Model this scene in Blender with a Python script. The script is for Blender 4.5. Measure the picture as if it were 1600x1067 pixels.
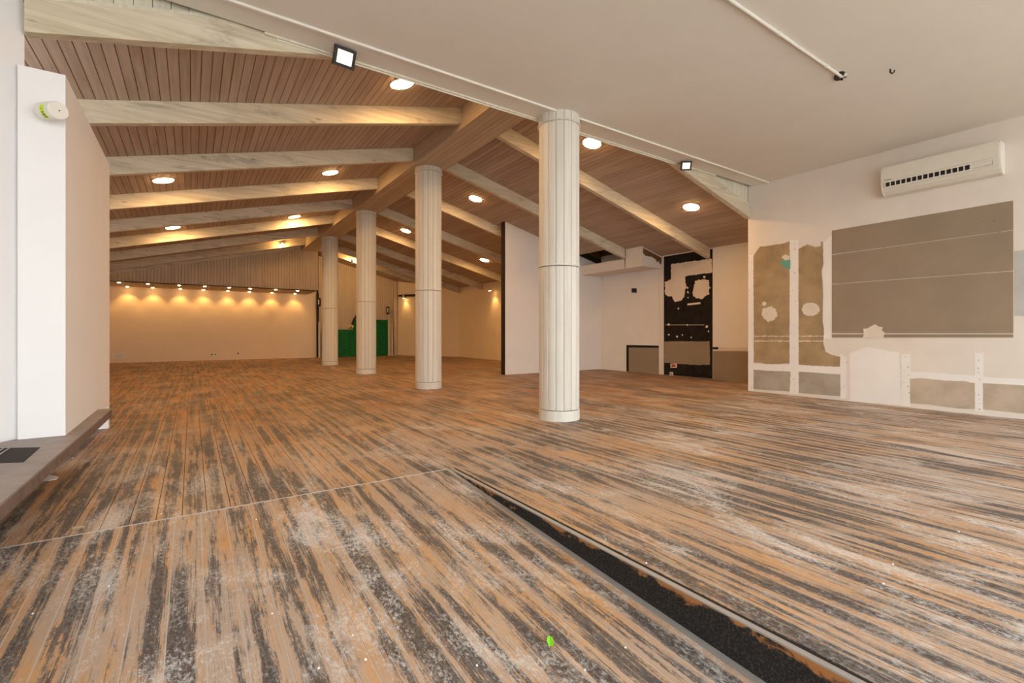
import bpy, bmesh, math, random
from mathutils import Vector, Matrix
random.seed(7)
for o in list(bpy.data.objects): bpy.data.objects.remove(o)
SC = bpy.context.scene
COL = SC.collection

# ------------------------------------------------------------------ camera
F, HY, CX = 740.0, 520.0, 800.0            # focal length, horizon row, centre column (1600x1067 frame)
TH = math.atan2(500, 740)                   # the hall's long axis lies 34 degrees left of the view
CAM = Vector((0, 0, 1.0))
cd = bpy.data.cameras.new('camera'); cam = bpy.data.objects.new('camera', cd); COL.objects.link(cam)
cd.sensor_width = 36; cd.lens = 36 * F / 1600; cd.shift_y = (HY - 533.5) / 1600
cd.clip_start = 0.05; cd.clip_end = 300
cam.location = CAM; cam.rotation_euler = (math.pi / 2, 0, -TH)
SC.camera = cam
# ------------------------------------------------------------------ world, exposure
w = bpy.data.worlds.new('sky'); SC.world = w; w.use_nodes = True
bg = w.node_tree.nodes['Background']
bg.inputs[0].default_value = (0.93, 0.97, 1.0, 1); bg.inputs[1].default_value = 6.2
SC.view_settings.view_transform = 'Standard'; SC.view_settings.look = 'None'
SC.view_settings.gamma = 1; SC.view_settings.use_curve_mapping = False
SC.view_settings.exposure = 0.0
DISC_E, SPOT_W, FLOOD_E = 185.0, 85.0, 0.9    # the lamps of the hall
WARM = (1.0, 0.58, 0.23)

# ------------------------------------------------------------------ geometry helpers
FW = Vector((math.sin(TH), math.cos(TH), 0)); RT = Vector((math.cos(TH), -math.sin(TH), 0)); UP = Vector((0, 0, 1))
def ray(px, py): return FW + RT * ((px - CX) / F) + UP * ((HY - py) / F)
def onX(px, py, X): r = ray(px, py); return CAM + r * (X / r.x)
def onY(px, py, Y): r = ray(px, py); return CAM + r * (Y / r.y)
def onZ(px, py, Z): r = ray(px, py); return CAM + r * ((Z - 1.0) / r.z)

def srgb(r, g, b, a=1):
    f = lambda c: (c / 255 / 12.92) if c / 255 <= 0.04045 else ((c / 255 + 0.055) / 1.055) ** 2.4
    return (f(r), f(g), f(b), a)

def mesh(name, verts, faces, mat=None, smooth=False):
    m = bpy.data.meshes.new(name); m.from_pydata([tuple(v) for v in verts], [], faces); m.validate()
    bm = bmesh.new(); bm.from_mesh(m); bmesh.ops.recalc_face_normals(bm, faces=bm.faces); bm.to_mesh(m); bm.free()
    if mat: m.materials.append(mat)
    if smooth:
        for p in m.polygons: p.use_smooth = True
    return m
def put(name, me, parent=None, loc=(0, 0, 0), rot=(0, 0, 0), scale=(1, 1, 1)):
    o = bpy.data.objects.new(name, me); COL.objects.link(o)
    o.location = loc; o.rotation_euler = rot; o.scale = scale
    if parent: o.parent = parent
    return o
def tag(o, label, cat=None, group=None):
    o['label'] = label
    if cat: o['category'] = cat
    if group: o['group'] = group
    return o
def struct(o, label, kind='structure'):
    o['kind'] = kind; o['label'] = label; return o
def thing(name, label, cat, loc=(0, 0, 0), rot=(0, 0, 0), group=None):
    return tag(put(name, None, None, loc, rot), label, cat, group)

class MB:
    def __init__(s): s.v, s.f = [], []
    def add(s, vs, fs):
        n = len(s.v); s.v += [tuple(v) for v in vs]; s.f += [tuple(i + n for i in f) for f in fs]; return s
    def box(s, x0, x1, y0, y1, z0, z1):
        return s.add([(x0,y0,z0),(x1,y0,z0),(x1,y1,z0),(x0,y1,z0),(x0,y0,z1),(x1,y0,z1),(x1,y1,z1),(x0,y1,z1)],
                     [(0,3,2,1),(4,5,6,7),(0,1,5,4),(1,2,6,5),(2,3,7,6),(3,0,4,7)])
    def prism(s, poly, vec):                       # planar polygon extruded along vec
        n = len(poly); vec = Vector(vec)
        vs = [Vector(p) for p in poly] + [Vector(p) + vec for p in poly]
        return s.add(vs, [tuple(range(n)), tuple(range(2*n-1, n-1, -1))] + [(i, (i+1) % n, n+(i+1) % n, n+i) for i in range(n)])
    def lathe(s, prof, n=24, axis='Z', close=True):  # prof: (radius, height)
        vs = []
        for r, h in prof:
            for k in range(n):
                a = 2*math.pi*k/n; vs.append((r*math.cos(a), r*math.sin(a), h))
        fs = []
        for i in range(len(prof)-1):
            for k in range(n): fs.append((i*n+k, i*n+(k+1) % n, (i+1)*n+(k+1) % n, (i+1)*n+k))
        if close: fs += [tuple(range(n-1, -1, -1)), tuple(range((len(prof)-1)*n, len(prof)*n))]
        return s.add(vs, fs)
    def tube(s, pts, r, n=8):
        pts = [Vector(p) for p in pts]; vs = []
        for i, p in enumerate(pts):
            d = (pts[min(i+1, len(pts)-1)] - pts[max(i-1, 0)]).normalized()
            u = d.orthogonal().normalized() if i == 0 else (u - d*u.dot(d)).normalized()
            b = d.cross(u)
            for k in range(n):
                a = 2*math.pi*k/n; vs.append(p + (u*math.cos(a)+b*math.sin(a))*r)
        fs = [(i*n+k, i*n+(k+1) % n, (i+1)*n+(k+1) % n, (i+1)*n+k) for i in range(len(pts)-1) for k in range(n)]
        fs += [tuple(range(n)), tuple(range((len(pts)-1)*n, len(pts)*n))]
        return s.add(vs, fs)
    def me(s, name, mat, smooth=False): return mesh(name, s.v, s.f, mat, smooth)
def build(name, mb, mat, parent=None, smooth=False, **k): return put(name, mb.me(name, mat, smooth), parent, **k)

# ------------------------------------------------------------------ materials
class NT:
    def __init__(s, name):
        s.m = bpy.data.materials.new(name); s.m.use_nodes = True
        s.t = s.m.node_tree; s.b = s.t.nodes['Principled BSDF']
    def n(s, typ, ins=None, **at):
        nd = s.t.nodes.new(typ)
        for k, v in at.items(): setattr(nd, k, v)
        for k, v in (ins or {}).items(): s.set(nd.inputs[k], v)
        return nd
    def set(s, inp, v):
        if isinstance(v, bpy.types.NodeSocket): s.t.links.new(v, inp)
        elif isinstance(v, bpy.types.Node): s.t.links.new(v.outputs[0], inp)
        else: inp.default_value = v
    def pos(s): return s.n('ShaderNodeNewGeometry').outputs['Position']
    def objc(s): return s.n('ShaderNodeTexCoord').outputs['Object']
    def rnd(s): return s.n('ShaderNodeObjectInfo').outputs['Random']
    def vm(s, op, a, b): return s.n('ShaderNodeVectorMath', {0: a, 1: b}, operation=op).outputs[0]
    def mth(s, op, a, b=0.0, c=None, clamp=False):
        d = {0: a, 1: b}
        if c is not None: d[2] = c
        return s.n('ShaderNodeMath', d, operation=op, use_clamp=clamp).outputs[0]
    def noise(s, vec, scale, detail=3, rough=0.55, dist=0.0):
        return s.n('ShaderNodeTexNoise', {'Vector': vec, 'Scale': scale, 'Detail': detail, 'Roughness': rough, 'Distortion': dist}).outputs[0]
    def step(s, v, lo, hi, a=0.0, b=1.0):
        return s.n('ShaderNodeMapRange', {0: v, 1: lo, 2: hi, 3: a, 4: b}, interpolation_type='SMOOTHSTEP').outputs[0]
    def mix(s, f, a, b):
        nd = s.n('ShaderNodeMix', data_type='RGBA'); s.set(nd.inputs[0], f); s.set(nd.inputs[6], a); s.set(nd.inputs[7], b); return nd.outputs[2]
    def bump(s, h, st=0.3, dist=0.01):
        s.set(s.b.inputs['Normal'], s.n('ShaderNodeBump', {'Height': h, 'Strength': st, 'Distance': dist}).outputs[0])
    def out(s, col, rough=0.7, spec=0.4):
        s.set(s.b.inputs['Base Color'], col); s.set(s.b.inputs['Roughness'], rough); s.b.inputs['Specular IOR Level'].default_value = spec; return s.m
def xyz(t, v): return t.n('ShaderNodeSeparateXYZ', {0: v}).outputs

def plaster(name, c, var=0.05, rough=0.85, sc=2.5):
    t = NT(name); p = t.pos(); a = t.noise(p, sc, 5, 0.6); b = t.noise(p, 40, 2)
    d = tuple(x*(1-var*2.2) for x in c[:3]) + (1,)
    t.bump(b, 0.05, 0.003)
    return t.out(t.mix(t.step(a, 0.3, 0.75), c, d), rough, 0.25)
def plain(name, c, rough=0.6, spec=0.4, metal=0.0):
    t = NT(name); p = t.objc(); a = t.noise(p, 12, 3)
    d = tuple(x*0.86 for x in c[:3]) + (1,)
    t.b.inputs['Metallic'].default_value = metal
    return t.out(t.mix(a, c, d), rough, spec)
def glow(name, c, e):
    t = NT(name); t.b.inputs['Emission Color'].default_value = c + (1,); t.b.inputs['Emission Strength'].default_value = e
    return t.out((0.9, 0.88, 0.82, 1), 0.4)

def floor_mat(name):
    t = NT(name); P = t.pos(); R = t.rnd(); ox = xyz(t, t.objc())[0]
    off = t.n('ShaderNodeCombineXYZ', {0: t.mth('MULTIPLY', R, 37.0), 1: t.mth('MULTIPLY', R, 91.0), 2: 0.0}).outputs[0]
    Q = t.vm('ADD', P, off)
    st = t.noise(t.vm('MULTIPLY', Q, (15, 0.6, 1)), 1.0, 4, 0.6, 0.8)           # streaks along each plank
    gr = t.noise(t.vm('MULTIPLY', Q, (190, 5, 1)), 1.0, 3, 0.6, 0.4)             # grain lines
    sp = t.noise(t.vm('MULTIPLY', P, (75, 42, 1)), 1.0, 6, 0.85, 0.5)            # abrasion speckle
    big = t.noise(P, 0.45, 3, 0.5); med = t.noise(P, 1.7, 5, 0.62, 0.7)
    edge = t.step(t.mth('ABSOLUTE', ox), 0.020, 0.056)                           # varnish survives at plank edges
    sub = lambda v, k: t.mth('MULTIPLY', t.mth('SUBTRACT', v, 0.5), k)
    m = t.mth('ADD', st, sub(sp, 0.75)); m = t.mth('ADD', m, sub(gr, 0.45)); m = t.mth('ADD', m, sub(t.noise(t.vm('MULTIPLY', P, (3.2, 0.9, 1)), 1.0, 5, 0.62, 0.7), 0.75)); m = t.mth('ADD', m, sub(t.noise(t.vm('MULTIPLY', P, (32, 6, 1)), 1.0, 5, 0.75, 1.0), 0.45))
    m = t.mth('SUBTRACT', m, t.mth('MULTIPLY', t.mth('SUBTRACT', edge, 0.42), 0.16)); m = t.mth('ADD', m, sub(R, 0.07))
    w1 = t.noise(t.vm('MULTIPLY', Q, (12, 0.9, 1)), 1.3, 5, 0.65, 0.5)
    wood = t.mix(t.step(t.mth('ADD', w1, sub(sp, 0.5)), 0.36, 0.62), srgb(200, 150, 96), srgb(176, 152, 130))
    wood = t.mix(t.step(t.noise(P, 0.8, 3), 0.35, 0.65, 0.0, 0.7), wood, srgb(178, 160, 146))
    wood = t.mix(t.step(gr, 0.54, 0.76, 0.0, 0.5), wood, srgb(112, 86, 68))
    far = t.step(t.mth('ADD', xyz(t, P)[1], sub(big, 3.0)), 2.6, 7.0)                # warmer, dimmer light at the rear, painted into the floor colour
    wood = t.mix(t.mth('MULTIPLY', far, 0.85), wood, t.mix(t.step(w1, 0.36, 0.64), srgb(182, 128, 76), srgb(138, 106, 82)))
    dark = t.mix(t.step(sp, 0.40, 0.62), srgb(34, 34, 37), srgb(100, 98, 98))
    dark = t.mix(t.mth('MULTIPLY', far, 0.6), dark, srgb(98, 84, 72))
    c = t.mix(t.step(m, 0.475, 0.60, 0.0, 0.93), wood, dark)
    dm = t.noise(t.vm('MULTIPLY', P, (1.6, 0.8, 1)), 1.5, 7, 0.7, 0.8)
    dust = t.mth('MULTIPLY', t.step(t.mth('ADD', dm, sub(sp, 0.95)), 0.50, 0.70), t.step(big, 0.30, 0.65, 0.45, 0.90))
    dust = t.mth('MULTIPLY', dust, t.step(far, 0.0, 1.0, 1.0, 0.25))  # real dust, thinned rearward to paint the daylit front into the colour
    c = t.mix(dust, c, srgb(220, 217, 213))
    fine = t.noise(P, 190, 2, 0.6)
    c = t.mix(t.step(fine, 0.68, 0.74, 0.0, 0.45), c, srgb(228, 225, 220))
    t.bump(t.mth('ADD', gr, sp), 0.2, 0.004)
    return t.out(c, t.step(med, 0.3, 0.7, 0.40, 0.66), 0.45)

def wood_mat(name, a, b, along='Y', knots=0.0, grey=None, sc=1.0, rough=0.7, groove=None):
    t = NT(name); P = t.pos(); R = t.rnd()
    off = t.n('ShaderNodeCombineXYZ', {0: t.mth('MULTIPLY', R, 23.0), 1: t.mth('MULTIPLY', R, 57.0), 2: t.mth('MULTIPLY', R, 11.0)}).outputs[0]
    Q = t.vm('ADD', P, off)
    s = {'X': (0.9, 26, 26), 'Y': (26, 0.9, 26), 'Z': (26, 26, 0.9)}[along]
    g = t.noise(t.vm('MULTIPLY', Q, tuple(x*sc for x in s)), 1.0, 5, 0.6, 0.7)
    big = t.noise(Q, 1.6, 3)
    f = t.mth('ADD', g, t.mth('MULTIPLY', t.mth('SUBTRACT', R, 0.5), 0.22))
    f = t.mth('ADD', f, t.mth('MULTIPLY', t.mth('SUBTRACT', big, 0.5), 0.4))
    c = t.mix(t.step(f, 0.25, 0.78), a, b)
    if grey:
        gm = t.noise(t.vm('MULTIPLY', Q, (0.8, 3, 3)), 2.2, 6, 0.7, 0.5)
        c = t.mix(t.step(gm, 0.50, 0.72, 0.0, 0.75), c, grey)
    if knots:
        kv = t.n('ShaderNodeTexVoronoi', {'Vector': t.vm('MULTIPLY', Q, (1.5, 5, 5)), 'Scale': 1.6}).outputs['Distance']
        c = t.mix(t.step(kv, 0.05, 0.13, knots, 0.0), c, srgb(120, 92, 66))
    t.bump(g, 0.15, 0.004)
    return t.out(c, rough, 0.3)

M = {}
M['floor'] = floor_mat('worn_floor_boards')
M['sub'] = plain('groove_shadow_wood', srgb(58, 44, 36), 0.9)
M['dustgroove'] = plain('dust_filled_groove', srgb(205, 198, 190), 0.9)
M['white'] = plaster('white_wall_paint', srgb(232, 226, 219), 0.02)
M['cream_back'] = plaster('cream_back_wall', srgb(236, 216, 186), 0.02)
M['cream_wall'] = plaster('cream_wall_paint', srgb(226, 216, 203), 0.03)
M['block'] = plaster('fresh_white_paint', srgb(238, 236, 234), 0.012)
M['ceil'] = plaster('ceiling_paint', srgb(226, 221, 209), 0.015)
M['bulk'] = plaster('bulkhead_paint', srgb(226, 218, 208), 0.02)
M['filler'] = plaster('joint_filler', srgb(236, 231, 224), 0.03, 0.9)
M['cream'] = plaster('cream_filler', srgb(226, 212, 194), 0.05, 0.9)
M['ply'] = plaster('bare_brown_board', srgb(174, 148, 112), 0.14, 0.9, 3.5)
M['greyboard'] = plaster('grey_primer_board', srgb(176, 164, 148), 0.10, 0.9, 4)
M['taupe'] = plaster('taupe_paint', srgb(152, 134, 112), 0.05, 0.8)
M['tan'] = plaster('tan_primer_board', srgb(196, 178, 156), 0.10, 0.9, 4)
M['silver'] = plaster('pale_grey_paint', srgb(190, 188, 182), 0.08, 0.8)
M['black'] = plaster('black_wall_paint', srgb(38, 31, 27), 0.3, 0.8, 8)
M['teal'] = plaster('teal_paint', srgb(110, 168, 150), 0.08)
M['brownpatch'] = plaster('exposed_brown_plaster', srgb(122, 92, 62), 0.2, 0.9, 12)
M['board'] = wood_mat('stained_ceiling_boards', srgb(192, 172, 154), srgb(168, 146, 128), 'Y', knots=0.15)
M['rafter'] = wood_mat('whitewashed_rafters', srgb(224, 214, 190), srgb(196, 182, 154), 'X', knots=0.55, grey=srgb(150, 142, 128))
M['ridge'] = wood_mat('ridge_beam_boards', srgb(200, 182, 158), srgb(180, 160, 136), 'Y')
M['gable'] = wood_mat('pale_gable_boards', srgb(224, 218, 198), srgb(204, 196, 174), 'Z')
M['clad'] = wood_mat('wall_cladding', srgb(218, 200, 172), srgb(196, 174, 144), 'Z')
M['stave'] = wood_mat('whitewashed_staves', srgb(222, 217, 204), srgb(208, 201, 186), 'Z', knots=0.06)
M['stavedark'] = plain('stave_joint', srgb(84, 72, 58), 0.9)
M['backing'] = plain('dark_backing', srgb(48, 36, 28), 0.95)
M['slab'] = plaster('brown_stone_tile', srgb(156, 144, 138), 0.12, 0.5, 6)
M['slabedge'] = plaster('stone_edge', srgb(128, 108, 98), 0.16, 0.6, 14)
M['kerb'] = None
M['nosing'] = plain('metal_nosing', srgb(172, 168, 164), 0.45, 0.5, 0.3)
M['blackmetal'] = plain('black_metal', srgb(26, 24, 23), 0.5)
M['plastic'] = plain('white_plastic', srgb(238, 234, 222), 0.4)
M['plastic2'] = plain('ivory_plastic', srgb(226, 220, 204), 0.4)
M['slot'] = plain('dark_slot', srgb(34, 26, 20), 0.8)
M['lime'] = plain('lime_sticker', srgb(205, 235, 20), 0.5)
M['ink'] = plain('sticker_ink', srgb(60, 72, 20), 0.6)
M['green'] = plaster('dark_green_paint', srgb(18, 118, 58), 0.22, 0.6, 9)
M['petal'] = plain('cream_petal', srgb(240, 226, 160), 0.6)
M['leafdark'] = plain('dark_stem', srgb(40, 44, 24), 0.7)
M['darkwood'] = plain('dark_brown_edge', srgb(40, 24, 18), 0.7)
M['red'] = plain('red_box', srgb(190, 60, 32), 0.6)
M['leaf'] = plain('fresh_leaf', srgb(120, 190, 30), 0.5)
M['conduit'] = plain('white_conduit', srgb(230, 225, 214), 0.5)
M['pave'] = plaster('pavement', srgb(205, 202, 198), 0.06)
M['disc'] = glow('lamp_diffuser', WARM, DISC_E)
M['lens'] = glow('spot_lens', WARM, 60.0)
M['flood'] = glow('flood_glass', (1.0, 0.80, 0.58), FLOOD_E)
def kerb_mat():
    t = NT('black_kerb_paint'); P = t.pos(); z = xyz(t, P)[2]
    a = t.noise(t.vm('MULTIPLY', P, (1, 3, 5)), 2.2, 5, 0.65, 0.5); sp = t.noise(P, 120, 3, 0.7)
    m = t.mth('ADD', t.mth('MULTIPLY', a, 0.20), z)                          # worn to bare wood along the upper edge
    c = t.mix(t.step(sp, 0.45, 0.75), srgb(28, 26, 25), srgb(78, 70, 64))
    return t.out(t.mix(t.step(m, 0.085, 0.105), c, srgb(160, 108, 62)), 0.75, 0.3)
M['kerb'] = kerb_mat()

# ------------------------------------------------------------------ the setting: floor
XK, YS, YF, YB = 1.565, 3.15, -2.6, 20.6        # kerb line, ramp seam, shop front, back
PW = 0.115
SLOPE = 0.066
XW, XR, XL = 7.95, 9.35, -2.3                     # right front wall, right rear wall, left wall
mb = MB(); mb.box(XL-.1, XK+.02, YS, YB, -.30, -.011); mb.box(XK+.02, XW+.1, YF, YB, -.30, -.011); mb.box(XW+.1, XR+.1, 4.3, YB, -.30, -.011)
floor = struct(build('floor', mb, M['sub']), 'worn wooden plank floor of the hall')
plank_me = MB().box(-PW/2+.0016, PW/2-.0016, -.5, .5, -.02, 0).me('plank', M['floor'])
def strip(xc, y0, y1, n, parent):
    L = y1-y0; cuts = [y0] + sorted(y0 + L*((i+1)/n + random.uniform(-.32, .32)/n) for i in range(n-1)) + [y1]
    for a, b in zip(cuts, cuts[1:]):
        put('plank', plank_me, parent, (xc, (a+b)/2, 0), scale=(1, b-a-.003, 1))
i = 0
while XK - PW*(i+.5) > XL: strip(XK-PW*(i+.5), YS+.012, YB, 3, floor); i += 1
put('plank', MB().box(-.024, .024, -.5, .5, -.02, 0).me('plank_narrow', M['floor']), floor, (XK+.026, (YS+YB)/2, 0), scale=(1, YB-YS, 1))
i = 0; X0 = XK + .052
while X0 + PW*(i+.5) < XR+.05:
    xc = X0 + PW*(i+.5)
    strip(xc, YF if xc < XW else 4.44, YB, 2 if xc > 4.5 else 3, floor); i += 1
# ramp
rampz = lambda y: -SLOPE*(YS-y)
RL = YS-YF; ang = math.atan(SLOPE)
mb = MB().prism([(XL-.9, YS, -.0015), (XL-.9, YF, rampz(YF)-.0015), (XL-.9, YF, -.9), (XL-.9, YS, -.9)], (XK-XL+.9, 0, 0))
ramp = struct(build('floor_ramp', mb, M['dustgroove']), 'plank ramp sloping down from the hall towards the shop front')
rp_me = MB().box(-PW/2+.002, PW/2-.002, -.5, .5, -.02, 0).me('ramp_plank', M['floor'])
i = 0
while XK-.03-PW*(i+.5) > XL-.8:
    yc = (YS+YF)/2
    put('ramp_plank', rp_me, ramp, (XK-.03-PW*(i+.5), yc, rampz(yc)), (ang, 0, 0), (1, RL*math.sqrt(1+SLOPE**2)-.012, 1)); i += 1
# kerb between ramp and hall floor
kerb = thing('kerb', 'black painted kerb with metal nosing along the right side of the ramp', 'kerb', (XK, 0, 0))
build('kerb_face', MB().box(0, .02, YF, YS, -.42, -.001), M['kerb'], kerb)
build('nosing', MB().box(.002, .026, YF, YS-.02, -.001, .005), M['nosing'], kerb)
build('dark_slot', MB().box(.028, .05, YF, YS-.02, -.02, -.0012), M['slot'], kerb)
e = .0035
build('edge_strip', MB().prism([(-.03, YS-.02, rampz(YS)+e), (-.002, YS-.02, rampz(YS)+e), (-.002, YF, rampz(YF)+e), (-.03, YF, rampz(YF)+e)], (0, 0, -.004)), M['nosing'], kerb)
build('seam_strip', MB().box(XL+.9-XK, -.003, YS-.004, YS+.006, -.006, .0005), M['dustgroove'], ramp, loc=(XK, 0, 0))

# ------------------------------------------------------------------ the setting: walls
ZC = 3.51; YE = 4.42
rl = lambda x: 4.28 - .247*(3.26-x)      # underside of the boards, left slope
rr = lambda x: 4.26 - .256*(x-3.82)      # right slope
def wall(name, mb, mat, label): return struct(build(name, mb, mat), label)
wall_right = wall('wall_right', MB().box(XW, XW+.15, YF, 4.49, 0, ZC).box(XW, XW+.15, YE+.005, 4.49, ZC, 3.9), M['cream_wall'], 'white front side wall with stripped board patches')
wall('wall_right_return', MB().box(XW+.15, XR+.15, 4.30, 4.46, 0, 3.9), M['white'], 'short return wall')
wall_rear = wall('wall_right_rear', MB().box(XR, XR+.15, 4.46, 9.45, 0, 3.1), M['white'], 'white rear side wall with black painted strip')
wall_part = wall('wall_partition', MB().prism([(6.19, 9.45, 0), (XR, 9.45, 0), (XR, 9.45, rr(XR)), (6.19, 9.45, rr(6.19))], (0, .15, 0)), M['white'], 'white partition standing across the hall')
build('end_board', MB().prism([(6.17, 9.45, 0), (6.19, 9.45, 0), (6.19, 9.45, rr(6.19)), (6.17, 9.45, rr(6.17))], (0, .15, 0)), M['darkwood'], wall_part)['label'] = 'dark end face'
P0, P1, P2 = (7.55, 20.45), (8.75, 18.3), (9.22, 17.6)
def vwall(pts, top, th=.15):
    m = MB()
    for (x0, y0), (x1, y1) in zip(pts, pts[1:]):
        d = Vector((x1-x0, y1-y0, 0)).normalized(); n = Vector((-d.y, d.x, 0))*th
        if n.x < 0: n = -n
        m.prism([(x0, y0, 0), (x1, y1, 0), (x1, y1, top(x1)), (x0, y0, top(x0))], n)
    return m
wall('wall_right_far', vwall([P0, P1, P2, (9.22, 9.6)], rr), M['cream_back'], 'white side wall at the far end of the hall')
wall('wall_left', MB().prism([(XL, 4.5, 0), (XL, YB, 0), (XL, YB, rl(XL)), (XL, 4.5, rl(XL))], (-.15, 0, 0)), M['white'], 'white left side wall of the hall')
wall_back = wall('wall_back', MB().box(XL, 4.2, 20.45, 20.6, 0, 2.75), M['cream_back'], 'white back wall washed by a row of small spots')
# oblique wall beside the entrance
a, b = Vector((-.943, 4.52, 0)), Vector((-2.75, 2.30, 0)); nn = Vector((-(a-b).y, (a-b).x, 0)).normalized()*.12
wl = wall('wall_left_front', MB().prism([a, b, b+UP*3.9, a+UP*3.9], nn).box(-2.95, -2.75, YF, 2.35, -.4, 3.6), M['block'], 'white wall beside the entrance')
wall('wall_front', MB().box(-2.95, XW+.15, YF-.2, YF, 3.15, 3.7).box(-2.95, -2.6, YF-.2, YF, -.4, 3.15).box(7.6, XW+.15, YF-.2, YF, -.4, 3.15).box(XK+.1, XW, YF-.2, YF, -.4, 0), M['white'], 'shop front wall with wide glazed openings')
mb = MB()
for x in (-1.2, .3, 1.9, 3.8, 5.7): mb.box(x-.03, x+.03, YF-.13, YF-.07, -.4, 3.15)
struct(build('window_1', mb, M['blackmetal']), 'mullions of the shop front window')
struct(build('ground', MB().box(-30, 30, -40, YF-.2, -.55, -.42), M['pave']), 'unseen pavement outside, added to bounce daylight indoors')  # unseen ground, added to stop sky light from below and bounce daylight
# flat ceiling
ceil = struct(build('ceiling', MB().box(-2.95, XW+.15, YF-.2, YE, ZC, ZC+.2), M['ceil']), 'flat painted ceiling over the front of the shop')
build('joint_strip', MB().box(-2.4, XW, 4.130, 4.152, ZC-.02, ZC), M['plastic'], ceil)['label'] = 'bright white joint strip'
# stone slab beside the entrance
zs = .29
E0, E1 = onZ(0, 787, zs), onZ(175, 638, zs); d = (E0-E1); En = E0 + d*1.1
slab = struct(put('floor_step', None), 'brown stone step slab under the white pier by the entrance')
poly = [En, E1, Vector((-.961, E1.y, zs)), Vector((-.961, 4.48, zs)), Vector((-2.735, 2.30, zs)), Vector((-2.735, En.y, zs))]
ed = lambda y: En.lerp(E1, (y-En.y)/(E1.y-En.y))
build('slab_top', MB().prism(poly, (0, 0, -.012)), M['slab'], slab)
build('slab_edge', MB().prism([p - UP*.012 for p in poly], (0, 0, -.06)), M['slabedge'], slab)
pl_ = [Vector((En.x-.3, En.y, -.35)), Vector((ed(4.1).x-.3, 4.1, -.35)), Vector((-1.35, 4.0, -.35)), Vector((-2.72, 2.30, -.35)), Vector((-2.72, En.y, -.35))]
build('plinth', MB().prism(pl_, (0, 0, .565)), M['slabedge'], slab)
# mat well with bars
g = [onZ(-60, 701, zs+.004), onZ(63, 698, zs+.004), onZ(37, 721, zs+.004), onZ(-120, 727, zs+.004)]
gr_ = thing('floor_grate', 'black metal grate lying in the stone step', 'grate')
build('well', MB().prism([p - UP*.002 for p in g], (0, 0, -.002)), M['slot'], gr_)
bar = MB()
for k in range(9):
    s = k/8*.62
    p, q = g[0].lerp(g[1], s), g[3].lerp(g[2], s)
    bar.tube([p+UP*.001, q+UP*.001], .0035, 5)
build('bars', bar, M['nosing'], gr_)
# white pier standing on the step
pier = struct(build('wall_pier', MB().prism([(-.961, 4.45, zs), (-.961, 5.86, zs), (-.961, 5.86, .235), (-.961, 6.47, .235), (-.961, 6.47, 0), (-.961, 6.56, 0), (-.961, 6.56, 2.785), (-.961, 4.45, 2.785)], (.235, 0, 0)), M['block']), 'freestanding white partition pier on the stone step')

# ------------------------------------------------------------------ pitched roof
bs = math.atan(.247); br = math.atan(.256)
BW = .0875; Y0B, Y1B = 4.54, 20.58
c = .007
bm_ = MB().prism([(-BW/2+.0015, -.5, .012), (-BW/2+.0015, -.5, c), (-BW/2+c*.7, -.5, 0), (BW/2-c*.7, -.5, 0), (BW/2-.0015, -.5, c), (BW/2-.0015, -.5, .012)], (0, 1, 0))
board_me = bm_.me('ceiling_board', M['board'])
CX0, CY0, CY1 = 8.50, 8.01, 9.45                   # opening in the boards above the bulkhead
def roof(name, fn, xa, xb, ang, label):
    m = MB()
    def pz(x0, x1, y0, y1): m.prism([(x0, y0, fn(x0)+.009), (x1, y0, fn(x1)+.009), (x1, y0, fn(x1)+.16), (x0, y0, fn(x0)+.16)], (0, y1-y0, 0))
    if fn is rl: pz(xa, xb, Y0B-.02, YB+.08)
    else: pz(xa, CX0, Y0B-.02, YB+.08); pz(CX0, xb, Y0B-.02, CY0); pz(CX0, xb, CY1, YB+.08)
    r = struct(build(name, m, M['backing']), label)
    n = int(abs(xb-xa)/math.cos(ang)/BW)
    for k in range(n):
        x = xa + (xb-xa)*(k+.5)/n
        for y0, y1 in (((Y0B, Y1B),) if fn is rl or x < CX0 else ((Y0B, CY0), (CY1, Y1B))):
            put('ceiling_board', board_me, r, (x, (y0+y1)/2, fn(x)), (0, -ang if fn is rl else ang, 0), (1, y1-y0, 1))
    if fn is rr: build('ceiling_cavity', MB().box(CX0-.02, xb, CY0-.02, CY1+.02, 3.75, 3.8).box(CX0-.02, CX0, CY0, CY1, rr(CX0)+.16, 3.75).box(XR+.02, XR+.06, CY0, CY1, 2.8, 3.75).box(CX0-.02, xb+.1, CY0-.03, CY0-.005, 2.86, 3.75).box(CX0-.02, xb+.1, CY1+.005, CY1+.03, 2.86, 3.75).box(xb, xb+.1, CY0-.03, CY1+.03, 2.6, 3.8), M['brownpatch'], None)['kind'] = 'structure'
roof('ceiling_left', rl, XL-.1, 3.40, bs, 'brown boarded roof slope left of the ridge')
roof('ceiling_right', rr, 3.70, XR+.1, br, 'brown boarded roof slope right of the ridge')
struct(build('ceiling_ridge', MB().box(3.3, 3.8, Y0B-.02, YB+.08, 4.33, 4.45), M['backing']), 'roof closing above the ridge beam')
# ridge beam
rb = thing('ridge_beam', 'wide boarded ridge beam carried by the round columns', 'beam', (3.54, 0, 0))
YR0, YR1 = 4.55, 18.44
for s in (-1, 1): build('side_board', MB().box(s*.28-.012, s*.28+.012, YR0, YR1, 3.97, 4.3), M['ridge'], rb)
for k in range(6):
    x = -.268+.536*(k+.5)/6
    build('soffit_board', MB().box(x-.0420, x+.0420, YR0, YR1, 3.972, 3.99), M['ridge'], rb)
build('core', MB().box(-.267, .267, YR0+.01, YR1-.03, 3.984, 4.28), M['backing'], rb)
build('end_board', MB().box(-.268, .268, YR1-.02, YR1-.001, 3.99, 4.3), M['ridge'], rb)
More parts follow.
